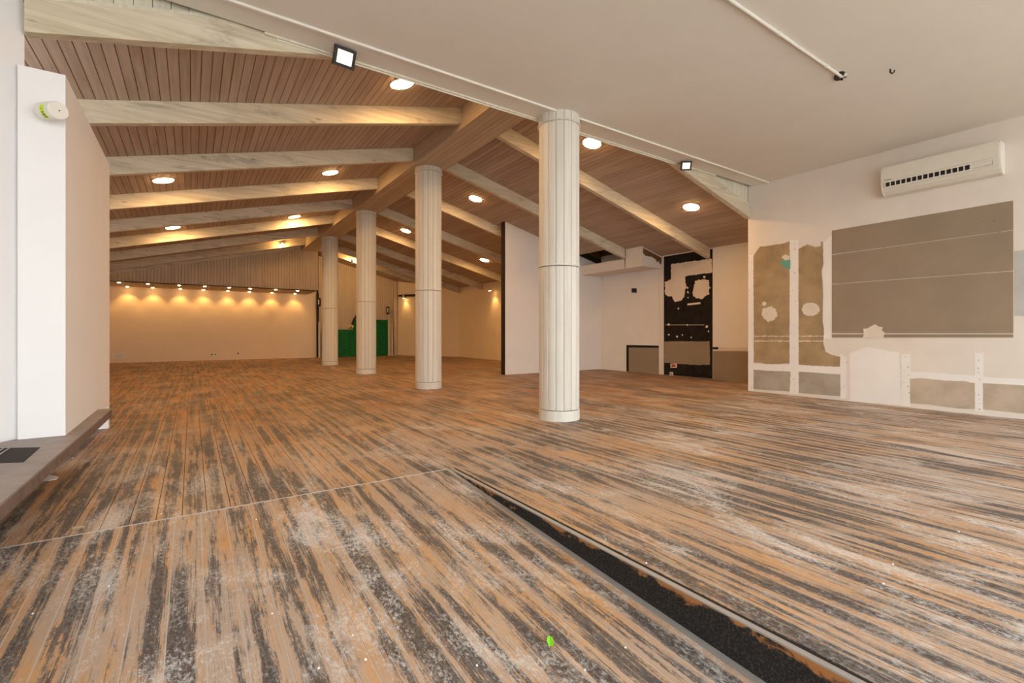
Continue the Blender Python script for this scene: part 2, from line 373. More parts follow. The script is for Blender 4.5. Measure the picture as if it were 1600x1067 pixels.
# rafters
RY = [4.45, 6.12, 7.92, 9.87, 11.78, 13.66, 15.60, 17.50, 18.38]
ORD = ['first', 'second', 'third', 'fourth', 'fifth', 'sixth', 'seventh', 'eighth', 'last']
RH, RT_ = .23, .085
for k, y in enumerate(RY):
    t_ = RT_ if k < 8 else .06
    xl = -.93 if k == 0 else XL
    m = MB().prism([(xl, y, rl(xl)-RH), (3.245, y, rl(3.245)-RH), (3.245, y, rl(3.245)-.001), (xl, y, rl(xl)-.001)], (0, t_, 0))
    lab = {0: 'pale rafter nearest the camera on the left roof slope, beside the flat ceiling', 8: 'last left rafter, lying against the boarded wall at the far end'}.get(k, 'whitewashed rafter on the left roof slope, %s from the front' % ORD[k])
    tag(build('rafter', m, M['rafter']), lab, 'rafter', 'rafters of the left slope')
    xe = XW-.002 if k == 0 else (XR-.02 if k < 2 else 8.63 if k == 2 else (XR-.15 if k < 8 else 8.4))
    zb = lambda x: rr(x)-RH
    m = MB().prism([(3.835, y, zb(3.835)), (xe, y, zb(xe)), (xe, y, rr(xe)-.001), (3.835, y, rr(3.835)-.001)], (0, t_, 0))
    lab = {0: 'pale rafter nearest the camera on the right roof slope, beside the flat ceiling', 8: 'last right rafter at the far end of the hall'}.get(k, 'whitewashed rafter on the right roof slope, %s from the front' % ORD[k])
    tag(build('rafter', m, M['rafter']), lab, 'rafter', 'rafters of the right slope')
# gable boarding above the first rafter
gab = struct(build('wall_gable', MB().prism([(XL, 4.515, rl(XL)), (3.3, 4.515, rl(3.3)), (3.8, 4.515, rl(3.3)), (XR, 4.515, rr(XR)), (XR, 4.515, 5.2), (XL, 4.515, 5.2)], (0, .02, 0)), M['backing']), 'gable boarding above the first rafters')
n = 78
for k in range(n):
    xa_ = -.93; x = xa_+(XW-.004-xa_)*k/n; wd = (XW-.004-xa_)/n
    z0 = max((rl(x+wd/2) if x < 3.4 else rr(x+wd/2)), 2.7)
    build('gable_board', MB().box(x+.002, x+wd-.002, 4.492, 4.512, z0+.02, 4.5), M['gable'], gab)
for fn, x0, x1 in ((rl, -.93, 3.2), (rr, 3.86, XW-.01)):
    build('moulding', MB().prism([(x0, 4.47, fn(x0)+.003), (x1, 4.47, fn(x1)+.003), (x1, 4.47, fn(x1)+.035), (x0, 4.47, fn(x0)+.035)], (0, .022, 0)), M['gable'], gab)
struct(build('ceiling_gap', MB().box(XL-.6, XR+.1, 4.0, 4.56, 5.2, 5.3).box(XL-.6, XR+.1, 4.0, 4.05, ZC+.2, 5.2), M['backing']), 'closed roof space above the edge of the flat ceiling')
# fascia below the edge of the flat ceiling
fas = thing('fascia', 'cream fascia board under the edge of the flat ceiling', 'fascia')
build('fascia_board', MB().box(.50, 6.9, YE+.002, YE+.02, ZC-.018, ZC+.2), M['gable'], fas)
build('cable_trunking', MB().box(.60, 6.2, YE+.021, YE+.029, ZC-.03, ZC-.012), M['plastic2'], fas)
# boarded wall over the niche at the far end
YWD = 18.45; ZN = 2.547; XWE = 3.85
mb = MB(); n = 70
for k in range(n):
    x0 = XL+(XWE-XL)*k/n; x1 = XL+(XWE-XL)*(k+1)/n
    f = lambda x: rl(x) if x < 3.3 else rr(max(x, 3.82))
    mb.prism([(x0+.003, YWD, ZN), (x1-.003, YWD, ZN), (x1-.003, YWD, f(x1)), (x0+.003, YWD, f(x0))], (0, .02, 0))
wb = struct(build('wall_back_upper', mb, M['clad']), 'vertical wood cladding above the lit niche')
build('backing', MB().prism([(XL, YWD+.012, ZN), (XWE, YWD+.012, ZN), (XWE, YWD+.012, rr(XWE)), (3.3, YWD+.012, rl(3.3)), (XL, YWD+.012, rl(XL))], (0, .1, 0)), M['backing'], wb)
mb = MB(); n = 64
for k in range(n):
    x0 = XL+(XWE-XL)*k/n; x1 = XL+(XWE-XL)*(k+1)/n
    mb.box(x0+.003, x1-.003, YWD, 20.45, ZN, ZN+.02)
sf = struct(build('ceiling_niche', mb, M['board']), 'boarded soffit of the niche')
build('backing', MB().box(XL, XWE, YWD+.12, 20.6, ZN+.014, ZN+.1), M['backing'], sf)
# clad wall with the green panels
XG0, XG1 = 4.28, 7.5
mb = MB(); n = 40
for k in range(n):
    x0 = XG0+(XG1-XG0)*k/n; x1 = XG0+(XG1-XG0)*(k+1)/n
    mb.prism([(x0+.003, 20.45, 0), (x1-.003, 20.45, 0), (x1-.003, 20.45, rr(x1)), (x0+.003, 20.45, rr(x0))], (0, .02, 0))
wc = struct(build('wall_back_clad', mb, M['clad']), 'wood clad wall behind the green panels')
build('backing', MB().box(4.2, 7.8, 20.464, 20.6, 0, 4.4), M['backing'], wc)
struct(build('wall_back_closing', MB().box(XL-.15, XR+.4, 20.6, 20.75, 0, 4.6), M['backing']), 'rear closing wall')

# ------------------------------------------------------------------ round columns
CR = .235; NS = 16
def stave_mesh(z0, z1, r=CR):
    m = MB(); half = math.pi/NS; gap = .005/r
    prof = [(-half+gap*.4, r-.016), (-half+gap*.4, r-.005), (-half+gap*1.6, r-.001)] + [(t*half*.85, r) for t in (-.55, 0, .55)] + [(half-gap*1.6, r-.001), (half-gap*.4, r-.005), (half-gap*.4, r-.016)]
    return m.prism([(rr_*math.cos(a_), rr_*math.sin(a_), z0) for a_, rr_ in prof], (0, 0, z1-z0)).me('stave', M['stave'])
ZJ = 1.76
lo_me = stave_mesh(.124, ZJ-.007)
up1 = stave_mesh(ZJ+.003, 3.39); up2 = stave_mesh(ZJ+.003, 3.88)
cap1 = stave_mesh(3.413, ZC, CR+.004); cap2 = stave_mesh(3.903, 3.97, CR+.004)
base_me = MB().lathe([(CR+.004, 0), (CR+.004, .117)], 48).me('base_band', M['stave'], False)
def ring_me(z): return MB().lathe([(CR-.01, z+.004), (CR+.014, z+.005), (CR+.018, z+.012), (CR+.014, z+.020), (CR-.01, z+.021)], 48, close=False).me('cap_ring', M['stave'], True)
r1, r2 = ring_me(3.39), ring_me(3.88)
jr = MB().lathe([(CR-.01, ZJ+.001), (CR+.007, ZJ+.002), (CR+.007, ZJ+.017), (CR-.01, ZJ+.018)], 48, close=False).me('joint_ring', M['stave'], True)
CXX = 3.565
core1 = MB().lathe([(CR-.007, .01), (CR-.007, 3.5)], 32).me('core', M['stavedark']); core2 = MB().lathe([(CR-.007, .01), (CR-.007, 3.96)], 32).me('core', M['stavedark'])
LABC = ['round stave-clad white column nearest the camera, meeting the flat ceiling', 'second round stave-clad column from the camera, under the ridge beam',
        'third round stave-clad column from the camera, before the green panels', 'farthest round stave-clad column, by the lit back wall']
for k, y in enumerate((4.29, 7.99, 11.70, 15.42)):
    cobj = thing('column', LABC[k], 'column', (CXX, y, 0), (0, 0, .13), 'round columns')
    put('core', core1 if k == 0 else core2, cobj); put('base_band', base_me, cobj)
    for s in range(NS):
        a_ = 2*math.pi*s/NS
        put('stave', lo_me, cobj, rot=(0, 0, a_)); put('stave', up1 if k == 0 else up2, cobj, rot=(0, 0, a_))
        put('cap_stave', cap1 if k == 0 else cap2, cobj, rot=(0, 0, a_))
    put('cap_ring', r1 if k == 0 else r2, cobj); put('joint_ring', jr, cobj)

# ------------------------------------------------------------------ lamps
def onroof(px, py, left):
    r = ray(px, py); sl, x0, z0 = (.247, 3.26, 4.28) if left else (-.256, 3.82, 4.26)
    # 1 + r.z t = z0 + sl (r.x t - x0)
    t = (z0 - sl*x0 - 1)/(r.z - sl*r.x); return CAM + r*t
rim = MB().lathe([(.150, 0), (.150, -.010), (.140, -.013), (.133, -.008)], 32, close=False).me('rim', M['plastic'], True)
dif = MB().lathe([(.134, -.004), (.134, -.014), (.126, -.019), (.10, -.021)], 32).me('diffuser', M['disc'], False)
discs = [(628, 130, 1, 'lit round ceiling lamp on the left slope beside the white joint strip'), (516, 269, 1, 'lit round ceiling lamp left of the ridge beam, in front of the fourth rafter'),
         (255, 281, 1, 'lit round ceiling lamp on the left slope above the white pier'), (460, 338, 1, 'smaller lit round lamp on the left slope near the ridge beam'),
         (270, 355, 1, 'lit round lamp low on the left slope, farthest towards the back wall'), (925, 223, 0, 'lit round ceiling lamp right beside the nearest column'),
         (743, 310, 0, 'lit round ceiling lamp between the two nearest columns'), (634, 360, 0, 'lit round ceiling lamp between the second and third columns'),
         (1080, 323, 0, 'lit round ceiling lamp on the right slope near the air conditioner wall'), (757, 406, 0, 'lit round ceiling lamp just left of the partition')]
for px, py, left, lab in discs:
    p = onroof(px, py, left)
    l = thing('ceiling_lamp', lab, 'lamp', p, (0, -bs if left else br, 0), 'round ceiling lamps')
    put('rim', rim, l); put('diffuser', dif, l)
# small recessed spots in the niche soffit
sr = MB().lathe([(.055, .0), (.055, -.008), (.043, -.010), (.040, -.002)], 20, close=False).me('spot_ring', M['plastic'], True)
sl_ = MB().lathe([(.041, -.001), (.041, -.014), (.03, -.026), (.012, -.031)], 20).me('spot_lens', M['lens'])
front = [(186, 441.5), (231, 444), (280, 447), (320, 449), (358, 450), (391, 451), (431, 452.5), (465, 454)]
NTH = ['leftmost', 'second from left', 'third from left', 'fourth from left', 'fifth from left', 'sixth from left', 'seventh from left', 'rightmost']
backrow = [199, 238.7, 281.8, 318, 356, 389.5, 425, 461]
for k in range(8):
    for row, nm in ((0, 'front'), (1, 'rear')):
        p = onY(front[k][0], 450, YWD+.22) if row == 0 else onY(backrow[k], 450, 20.20)
        p.z = ZN
        l = thing('recessed_spot', 'small recessed spot in the niche soffit, %s in the %s row' % (NTH[k], nm), 'spotlight', p, group='spots over the back wall')
        put('spot_ring', sr, l); put('spot_lens', sl_, l)
        if row:
            ld = bpy.data.lights.new('spot_light', 'SPOT'); ld.energy = SPOT_W; ld.color = (1, .54, .16); ld.spot_size = 1.75; ld.spot_blend = .75; ld.shadow_soft_size = .04
            lo = put('spot_light', ld, l, (0, 0, -.02), (.12, 0, 0))
# small adjustable spots on the far walls
def spot(p, aim, lab, e, mount, typ='SPOT'):
    l = thing('wall_spot', lab, 'spotlight', p)
    d_ = (Vector(aim)-Vector(p)).normalized(); q = d_.to_track_quat('-Z', 'Y').to_euler()
    build('housing', MB().lathe([(.03, .10), (.038, .09), (.045, 0), (.045, -.03)], 16), M['plastic'], l, rot=q)
    build('lens', MB().lathe([(.042, -.031), (.042, -.034)], 16), M['lens'], l, rot=q)
    v = Vector(mount)-Vector(p)
    build('arm', MB().tube([(0, 0, 0), v], .012, 6), M['plastic'], l)
    ld = bpy.data.lights.new('spot_light', typ); ld.energy = e; ld.color = (1, .58, .20); ld.shadow_soft_size = .04
    if typ == 'SPOT': ld.spot_size = 1.5; ld.spot_blend = .8
    put('spot_light', ld, l, tuple(d_*.06), q)
p = onX(765, 453, 9.0); spot(p, p+Vector((.15, -.1, -1)), 'small spot on the far right wall by the partition', 25, (9.22, p.y, p.z+.05))
p = onX(640, 474, 7.8); p2 = Vector((7.65, 19.6, 0)); spot(Vector((7.70, 19.9, 2.55)), (7.85, 19.8, 1.2), 'small spot beside the dark doorway at the far end', 18, (7.86, 19.95, 2.6))
p = onY(550, 409, 18.25); spot(p, p+Vector((.3, .9, -.8)), 'small spot on the last rafter above the green panels', 75, (p.x, 18.385, p.z+.05), 'POINT')
p = onY(441, 381, 17.42); spot(p, p+Vector((0, -.6, -.7)), 'small spot clamped to the last free rafter left of the ridge', 22, (p.x, 17.505, p.z), 'POINT')
# floodlights on the ceiling edge
def flood(px, py, sz, lab, yaw):
    c_ = onY(px, py, 4.30)
    d_ = (CAM + Vector((1.5 if px < 800 else 2.5, 0, 0.2)) - c_).normalized()
    l = thing('floodlight', lab, 'floodlight', c_, (Vector((0, 0, 0))-d_).to_track_quat('Z', 'Y').to_euler() if 0 else d_.to_track_quat('-Z', 'Y').to_euler())
    h, v = sz/2, sz*.42
    fr = MB(); t_ = sz*.13
    fr.box(-h, h, v-t_, v, -.02, .02).box(-h, h, -v, -v+t_, -.02, .02).box(-h, -h+t_, -v+t_, v-t_, -.02, .02).box(h-t_, h, -v+t_, v-t_, -.02, .02).box(-h+t_, h-t_, -v+t_, v-t_, .0, .02)
    build('housing', fr, M['blackmetal'], l)
    build('glass', MB().box(-h+t_, h-t_, -v+t_, v-t_, -.008, -.002), M['flood'], l)
    inv = l.matrix_basis.inverted()
    top = Vector((c_.x, 4.38, ZC-.001)); 
    build('bracket', MB().tube([inv @ top, inv @ (c_*.5+top*.5+Vector((0, .01, 0))), Vector((0, v*.6, .02))], .014, 6), M['blackmetal'], l)
flood(538, 90, .185, 'black square floodlight on the ceiling edge above the left slope', 0)
flood(1072, 259, .15, 'small black floodlight on the ceiling edge near the right wall', 0)

# ------------------------------------------------------------------ right front wall: stripped patches
def patch(name, pts, sx, sy, sc, mat, parent, X, th, label=None, ext=None):
    P_ = [onX(sx + x/sc, sy + y/sc, X) for x, y in pts]
    for q in P_:
        q.z = max(q.z, .004)
    o = build(name, MB().prism(P_, (-th, 0, 0)), mat, parent)
    if label: o['label'] = label
    return o
A6 = (1160, 350, 3.95); A7 = (1290, 300, 4.445); A8 = (1300, 480, 5.333)
def rough(pts, n=3, amp=3.0, seed=1):                       # ragged outline
    R = random.Random(seed); out = []
    for (x0, y0), (x1, y1) in zip(pts, pts[1:]+pts[:1]):
        out.append((x0, y0)); L = math.hypot(x1-x0, y1-y0)
        k = max(1, int(L/9))
        for j in range(1, k):
            t = j/k; a_ = R.uniform(-amp, amp)*(1.0 if L > 60 else .8); nx, ny = -(y1-y0)/L, (x1-x0)/L
            out.append((x0+(x1-x0)*t+nx*a_, y0+(y1-y0)*t+ny*a_))
    return out
def blob(cx, cy, rx, ry, n=30, j=.13, seed=3):
    R = random.Random(seed); return [(cx+rx*math.cos(2*math.pi*k/n)*(1+R.uniform(-j, j)), cy+ry*math.sin(2*math.pi*k/n)*(1+R.uniform(-j, j))) for k in range(n)]
wr = wall_right
# filler strips first (thin), boards proud of them
for fk, (pts, A) in enumerate((([(36, 190), (68, 190), (68, 1035), (36, 1030)], A6), ([(292, 100), (346, 100), (346, 1050), (292, 1046)], A6), ([(498, 120), (556, 60), (556, 705), (498, 705)], A6),
               ([(68, 862), (610, 882), (610, 925), (68, 898)], A6), ([(600, 800), (642, 820), (642, 1080), (605, 1075)], A6),
               ([(578, 390), (652, 390), (652, 826), (578, 818)], A8), ([(1188, 380), (1262, 380), (1262, 872), (1188, 866)], A8),
               ([(652, 535), (1190, 570), (1190, 630), (652, 592)], A8), ([(1262, 580), (1760, 610), (1760, 660), (1262, 632)], A8))):
    patch('filler_strip', rough(pts, amp=1.2), *A, M['filler'], wr, XW, .0012+.00025*fk)
patch('filler_sheet', rough([(150, 380), (300, 330), (560, 380), (576, 815), (150, 782)], amp=4, seed=40), *A8, M['filler'], wr, XW, .0008)
patch('bare_board', rough([(68, 200), (90, 165), (110, 140), (180, 132), (250, 120), (285, 108), (292, 108), (291, 500), (290, 860), (240, 862), (150, 865), (120, 858), (72, 855)], seed=4, amp=1.6), *A6, M['ply'], wr, XW, .003, 'bare brown board nearest the wall corner')
patch('bare_board', rough([(346, 155), (375, 138), (400, 125), (450, 142), (485, 135), (485, 108), (497, 110), (500, 250), (488, 290), (498, 400), (495, 600), (503, 640), (500, 740), (515, 790), (560, 810), (605, 820), (603, 880), (520, 878), (420, 872), (348, 868)], seed=5, amp=1.6), *A6, M['ply'], wr, XW, .003, 'bare brown board beside the large taupe panel')
patch('grey_board', rough([(70, 898), (140, 905), (298, 910), (292, 1033), (200, 1028), (70, 1018)], seed=6, amp=1.4), *A6, M['greyboard'], wr, XW, .003)
patch('grey_board', rough([(348, 912), (420, 915), (605, 930), (605, 1063), (500, 1055), (348, 1042)], seed=7, amp=1.4), *A6, M['greyboard'], wr, XW, .003)
patch('grey_board', rough([(650, 595), (740, 590), (960, 612), (1100, 615), (1190, 632), (1192, 845), (1090, 845), (950, 830), (800, 808), (652, 800)], seed=8, amp=1.6), *A8, M['tan'], wr, XW, .003)
patch('grey_board', rough([(1258, 630), (1400, 635), (1600, 648), (1760, 658), (1760, 905), (1600, 885), (1420, 868), (1258, 850)], seed=9, amp=1.6), *A8, M['tan'], wr, XW, .003)
patch('pale_patch', rough([(1312, 410), (1560, 385), (1560, 870), (1400, 862), (1312, 858)], seed=10, amp=2), *A7, M['silver'], wr, XW, .003, 'pale grey patch at the end of the wall')
s1 = lambda x: 435+(x-45)*(265-435)/1260; s2 = lambda x: 640+(x-45)*(548-640)/1260
tp = lambda x: 268+(x-45)*(60-268)/1253
for a0, a1, b0, b1 in ((tp(45), tp(1300), s1(45)-2, s1(1303)-2), (s1(45)+2, s1(1303)+2, s2(45)-2, s2(1303)-2), (s2(45)+2, s2(1303)+2, 980, 981), (988, 988, 1010, 1010)):
    patch('taupe_board', [(45, a0), (1303, a1), (1304, b1), (45, b0)], *A7, M['taupe'], wr, XW, .006, 'taupe painted board of the large panel')
patch('plaster_blob', [(258, 1012), (268, 985), (262, 950), (290, 948), (318, 932), (345, 918), (372, 935), (398, 938), (392, 962), (412, 975), (402, 1012)], *A7, M['cream'], wr, XW, .010, 'cream plaster blob at the foot of the taupe panel')
patch('plaster_blob', blob(167, 555, 47, 46, seed=11), *A6, M['cream'], wr, XW, .007); patch('plaster_blob', blob(135, 492, 14, 12, seed=12, j=.4), *A6, M['cream'], wr, XW, .006)
patch('plaster_blob', blob(424, 526, 56, 41, seed=13, j=.08), *A6, M['cream'], wr, XW, .007); patch('plaster_blob', blob(270, 206, 22, 18, seed=14, j=.25), *A6, M['cream'], wr, XW, .006)
patch('teal_chip', [(228, 238), (262, 222), (297, 222), (296, 280), (258, 266)], *A6, M['teal'], wr, XW, .006, 'teal paint chip')
for y_ in (692, 722):
    for x0, x1 in ((74, 290), (348, 500)): patch('plaster_line', rough([(x0, y_-3), (x1, y_-2), (x1, y_+2), (x0, y_+3)], amp=2.5, seed=y_), *A6, M['cream'], wr, XW, .0045)
mb = MB(); R = random.Random(5)
for pts, A in (([(318, y) for y in (120, 155, 300, 410, 475, 520, 620, 765, 890, 955, 995, 1030)], A6), ([(50, y) for y in (235, 410, 540, 1010)], A6),
               ([(640, y) for y in (498, 565, 660, 713)], A8), ([(605, y) for y in (410, 525, 625)], A8), ([(1225, y) for y in (440, 508, 545, 603, 730, 770, 800, 850)], A8), ([(133, 461), (98, 663)], A8),
               ([(115, 423), (405, 385), (1208, 282), (118, 637), (421, 612), (1210, 548), (1098, 202), (1172, 198)], A7)):
    for x, y in pts:
        q = onX(A[0]+(x+R.uniform(-9, 9)*(A is not A7))/A[2], A[1]+y/A[2], XW-.0062 if A is A7 else XW-.0036); r_ = R.uniform(.004, .007)
        mb.prism([q+Vector((0, r_*math.cos(t), r_*math.sin(t))) for t in [k*math.pi/3 for k in range(6)]], (-.0012, 0, 0))
sc_ = build('screw_heads', mb, M['brownpatch'], wr); sc_['kind'] = 'stuff'

# ------------------------------------------------------------------ air conditioner
ac = thing('air_conditioner', 'ivory split air conditioner high on the right wall', 'air conditioner', (XW, 1.95, 2.86))
H_, D_, hl = .375, .20, .575
def acprof(g=0.0): return [(0, .02), (-.05, 0+g), (-.11, .012+g), (-.155, .05+g), (-.185+g, .11), (-D_+g, .17), (-D_+g, H_-.02), (-D_+.02+g, H_-g), (0, H_-g)]
build('body', MB().prism([(x, -hl+.02, z) for x, z in acprof(.002)], (0, 2*hl-.04, 0)), M['plastic2'], ac)
for s in (-1, 1): build('end_cap', MB().prism([(x, s*hl-(.02 if s > 0 else 0), z) for x, z in acprof()], (0, .02, 0)), M['plastic'], ac)
build('front_panel', MB().box(-D_-.006, -D_+.001, -hl+.022, hl-.022, .185, H_-.006), M['plastic2'], ac)
build('outlet_slot', MB().box(-D_-.002, -D_+.02, -hl+.07, hl-.05, .105, .165), M['slot'], ac)
for k in range(16):
    y = hl-.05-k*(2*hl-.12)*.82/15
    build('vane', MB().box(-D_-.006, -D_, y-.006, y+.006, .105, .165), M['plastic2'], ac)
build('flap', MB().box(-D_-.005, -D_, -hl+.07, -hl+.07+(2*hl-.12)*.18, .110, .160), M['plastic2'], ac)
for z in (.100, .167): build('slot_lip', MB().box(-D_-.008, -D_, -hl+.06, hl-.04, z-.005, z+.005), M['plastic'], ac)
for y, wd in ((.52, .02), (.48, .05)): build('maker_mark', MB().box(-D_-.007, -D_-.005, y-wd/2, y+wd/2, .192, .200), M['stavedark'], ac)

# ------------------------------------------------------------------ ceiling conduit and plate
zz = ZC-.014
c0, c1 = onZ(1090, -35, zz), onZ(1311, 117, zz)
cn = thing('ceiling_conduit', 'white conduit along the flat ceiling ending at a dark plate', 'conduit', c1)
dv = (c0-c1)
build('pipe', MB().tube([dv*1.2, dv*.3, dv*.02, Vector((.03, -.01, -.012)), Vector((.035, -.035, -.014)), Vector((.015, -.05, -.01))], .014, 8), M['conduit'], cn, True)
for s in (.12, .5, .85): build('clip', MB().tube([dv*s, dv*s+dv.normalized()*.02], .019, 8), M['conduit'], cn)
pl = thing('ceiling_plate', 'dark oval mounting plate on the flat ceiling', 'mounting plate', onZ(1312, 118, ZC))
ov = MB().lathe([(.085, 0), (.085, -.012), (.075, -.016)], 24)
ov.v = [(x*.55, y*1.0, z) for x, y, z in ov.v]
build('plate', ov, M['blackmetal'], pl, rot=(0, 0, -1.1))
build('bolt', MB().lathe([(.01, -.012), (.01, -.045)], 8), M['blackmetal'], pl, loc=(-.005, -.05, 0)); build('bolt', MB().lathe([(.01, -.012), (.01, -.03)], 8), M['blackmetal'], pl, loc=(.05, .0, 0))
hk = onZ(1391, 108, ZC)
hook = thing('ceiling_hook', 'small dark hook in the flat ceiling beyond the plate', 'hook', hk)
build('hook_wire', MB().tube([(0, 0, 0), (0, 0, -.03), (.012, -.012, -.045), (.0, -.03, -.04), (-.005, -.035, -.025)], .007, 6), M['blackmetal'], hook)

# ------------------------------------------------------------------ rear right wall
C6 = (1020, 370, 4.269); C7 = (880, 360, 4.444); wq = wall_rear
topz = lambda y: rr(XR)
pb = [onX(1037.6, 412, XR), onX(1113.5, 412, XR), onX(1113.5, 591, XR), onX(1037.6, 586, XR)]
pb[0].z = pb[1].z = 2.82; pb[2].z = pb[3].z = .004
build('black_panel', MB().prism(pb, (-.004, 0, 0)), M['black'], wq)['label'] = 'black painted wall strip'
patch('plaster_patch', rough([(125, 182), (395, 146), (395, 240), (245, 258), (215, 265), (222, 330), (210, 400), (190, 425), (150, 435), (125, 395), (105, 398), (85, 385), (80, 300), (120, 285)], amp=3, seed=21), *C6, M['cream'], wq, XR, .007, 'cream filler over the black paint')
patch('plaster_patch', rough([(285, 292), (340, 284), (376, 290), (378, 380), (345, 400), (330, 415), (290, 410), (270, 395), (265, 370)], amp=4, seed=22), *C6, M['cream'], wq, XR, .007)
patch('plaster_patch', [(232, 445), (318, 436), (318, 448), (232, 457)], *C6, M['cream'], wq, XR, .006)
patch('taupe_board', rough([(78, 697), (380, 697), (382, 852), (300, 855), (240, 852), (150, 845), (78, 840)], amp=2, seed=23), *C6, M['taupe'], wq, XR, .008)
for k, (x, y, r_) in enumerate(((232, 340, 7), (236, 405, 6), (236, 370, 7), (172, 478, 5), (107, 652, 6), (163, 664, 6), (197, 654, 5), (257, 670, 5), (360, 600, 9), (232, 588, 6), (108, 586, 8), (345, 268, 8), (380, 340, 6), (372, 630, 6))):
    patch('paint_chip', blob(x, y, r_, r_, 7, .45, 30+k), *C6, M['cream'], wq, XR, .006)
patch('filler_line', [(85, 586), (345, 586), (345, 589), (85, 589)], *C6, M['cream'], wq, XR, .0055)
patch('taupe_board', [(402, 762), (640, 764), (640, 975), (402, 950)], *C6, M['taupe'], wq, XR, .005)
patch('moulding', [(438, 734), (640, 736), (640, 761), (438, 757)], *C6, M['cream'], wq, XR, .012)
patch('corner_trim', [(668, 190), (699, 185), (699, 1010), (668, 1005)], *C7, M['bulk'], wq, XR, .02)
patch('black_frame', [(440, 795), (666, 800), (666, 816), (455, 813), (455, 992), (440, 990)], *C7, M['black'], wq, XR, .006)
patch('taupe_board', [(456, 814), (666, 817), (666, 1010), (456, 995)], *C7, M['taupe'], wq, XR, .005)
def device(name, lab, cat, pts, A, mat, th, X=XR, inner=None):
    q = [onX(A[0]+x/A[2], A[1]+y/A[2], X-.009) for x, y in pts]; c_ = sum(q, Vector())/len(q)
    t = thing(name, lab, cat, c_)
    build('box', MB().prism([p-c_ for p in q], (-th, 0, 0)), mat, t)
    s = [(p-c_)*.62 - Vector((th, 0, 0)) for p in q]
    build('cover', MB().prism(s, (-.006, 0, 0)), inner or mat, t)
device('wall_vent', 'small black square vent high on the rear wall', 'vent', [(478, 402), (509, 402), (509, 431), (478, 431)], C7, M['blackmetal'], .02, inner=M['slot'])
device('junction_box', 'red junction box in a pale frame low on the black strip', 'junction box', [(120, 845), (161, 845), (161, 873), (120, 873)], C6, M['cream'], .012, inner=M['red'])
device('wall_socket', 'small grey socket under the red junction box', 'socket', [(115, 902), (136, 902), (136, 926), (115, 926)], C6, M['plastic'], .012, inner=M['greyboard'])
device('wall_socket', 'black socket beside the black strip above the taupe board', 'socket', [(402, 735), (437, 735), (437, 750), (402, 750)], C6, M['blackmetal'], .012, inner=M['slot'])
# bulkhead box
bk = struct(put('ceiling_bulkhead', None), 'white boxed bulkhead under the roof above the rear right wall')
build('box', MB().box(8.64, XR-.001, 7.96, 9.45, 2.545, 2.785), M['bulk'], bk)
xe, xf = 8.64, XR-.001
build('end_block', MB().prism([(xe, 7.41, 2.545), (xf, 7.41, 2.545), (xf, 7.41, rr(xf)-.012), (xe, 7.41, rr(xe)-.012)], (0, .50, 0)), M['bulk'], bk)
Rn = random.Random(8)
pts = [(8.68, 7.41, 2.97), (xf-.01, 7.41, 2.80)] + [(xf-.01-.66*t, 7.41, 2.80+.17*t-.10-.05*Rn.random()*(1+math.sin(t*9))) for t in [k/12 for k in range(13)]]
build('torn_patch', MB().prism(pts, (0, -.005, 0)), M['brownpatch'], bk)['label'] = 'brown torn plaster patch'

# ------------------------------------------------------------------ far end details
def bdevice(name, lab, cat, px, py, wd, ht, Y, mat, inner, th=.012, group=None):
    c_ = onY(px, py, Y-.001); t = thing(name, lab, cat, c_, group=group)
    build('plate', MB().box(-wd/2, wd/2, -th, 0, -ht/2, ht/2), mat, t)
    build('insert', MB().box(-wd*.3, wd*.3, -th-.003, -th, -ht*.3, ht*.3), inner, t)
YBW = 20.45
bdevice('wall_hatch', 'flush rectangular hatch low in the back wall near the left corner', 'hatch', 186, 556, .36, .17, YBW, M['white'], M['plastic2'], .01)
bdevice('wall_socket', 'left double socket on the back wall', 'socket', 331, 554, .09, .08, YBW, M['plastic'], M['blackmetal'])
bdevice('wall_socket', 'right double socket on the back wall, of the middle pair', 'socket', 336.5, 554, .06, .07, YBW, M['plastic'], M['blackmetal'])
bdevice('wall_socket', 'single socket on the back wall right of the double sockets', 'socket', 372, 552, .08, .08, YBW, M['plastic'], M['blackmetal'])
for gname, YG, x0p, x1p, ytop in (('left', 20.30, 503, 557, 515), ('right', 20.34, 552, 606, 499)):
    a0, a1, t0 = onY(x0p, 550, YG), onY(x1p, 550, YG), onY(560, ytop, YG)
    n = 4; g_ = thing('green_panel', 'dark green painted board panel at the far wall, %s' % ('lower one behind the farthest column' if gname == 'left' else 'taller one beside the doorway'), 'panel', (a0.x, YG, 0))
    for k in range(n):
        wd = (a1.x-a0.x)/n
        build('green_board', MB().box(wd*k+.003, wd*(k+1)-.003, 0, .035, .0, t0.z), M['green'], g_)
fl = thing('calla_flower', 'cream calla flower with a dark leaf above the green panel', 'flower', onY(547, 512, 20.16))
cal = MB(); prof = [(.015, -.16), (.03, -.08), (.075, .02), (.12, .09), (.135, .11), (.118, .105), (.06, .02), (.01, -.06)]
cal.lathe(prof, 18, close=False); cal.v = [(x, y*.5-.02, z+.05*x) for x, y, z in cal.v]
build('petal', cal, M['petal'], fl, True, rot=(.9, 0, 0))
build('spadix', MB().tube([(0, 0, -.05), (.01, -.08, .02), (.03, -.12, .05)], .02, 6), M['leafdark'], fl)
lf = [onY(x, y, 20.16)-onY(547, 512, 20.16) for x, y in ((549, 506), (552, 498), (557, 491), (561, 488), (560, 492), (555, 500), (551, 508))]
build('leaf', MB().prism(lf, (0, .02, 0)), M['leafdark'], fl)
fl['label'] = 'cream calla flower with a dark curved leaf above the green panels'
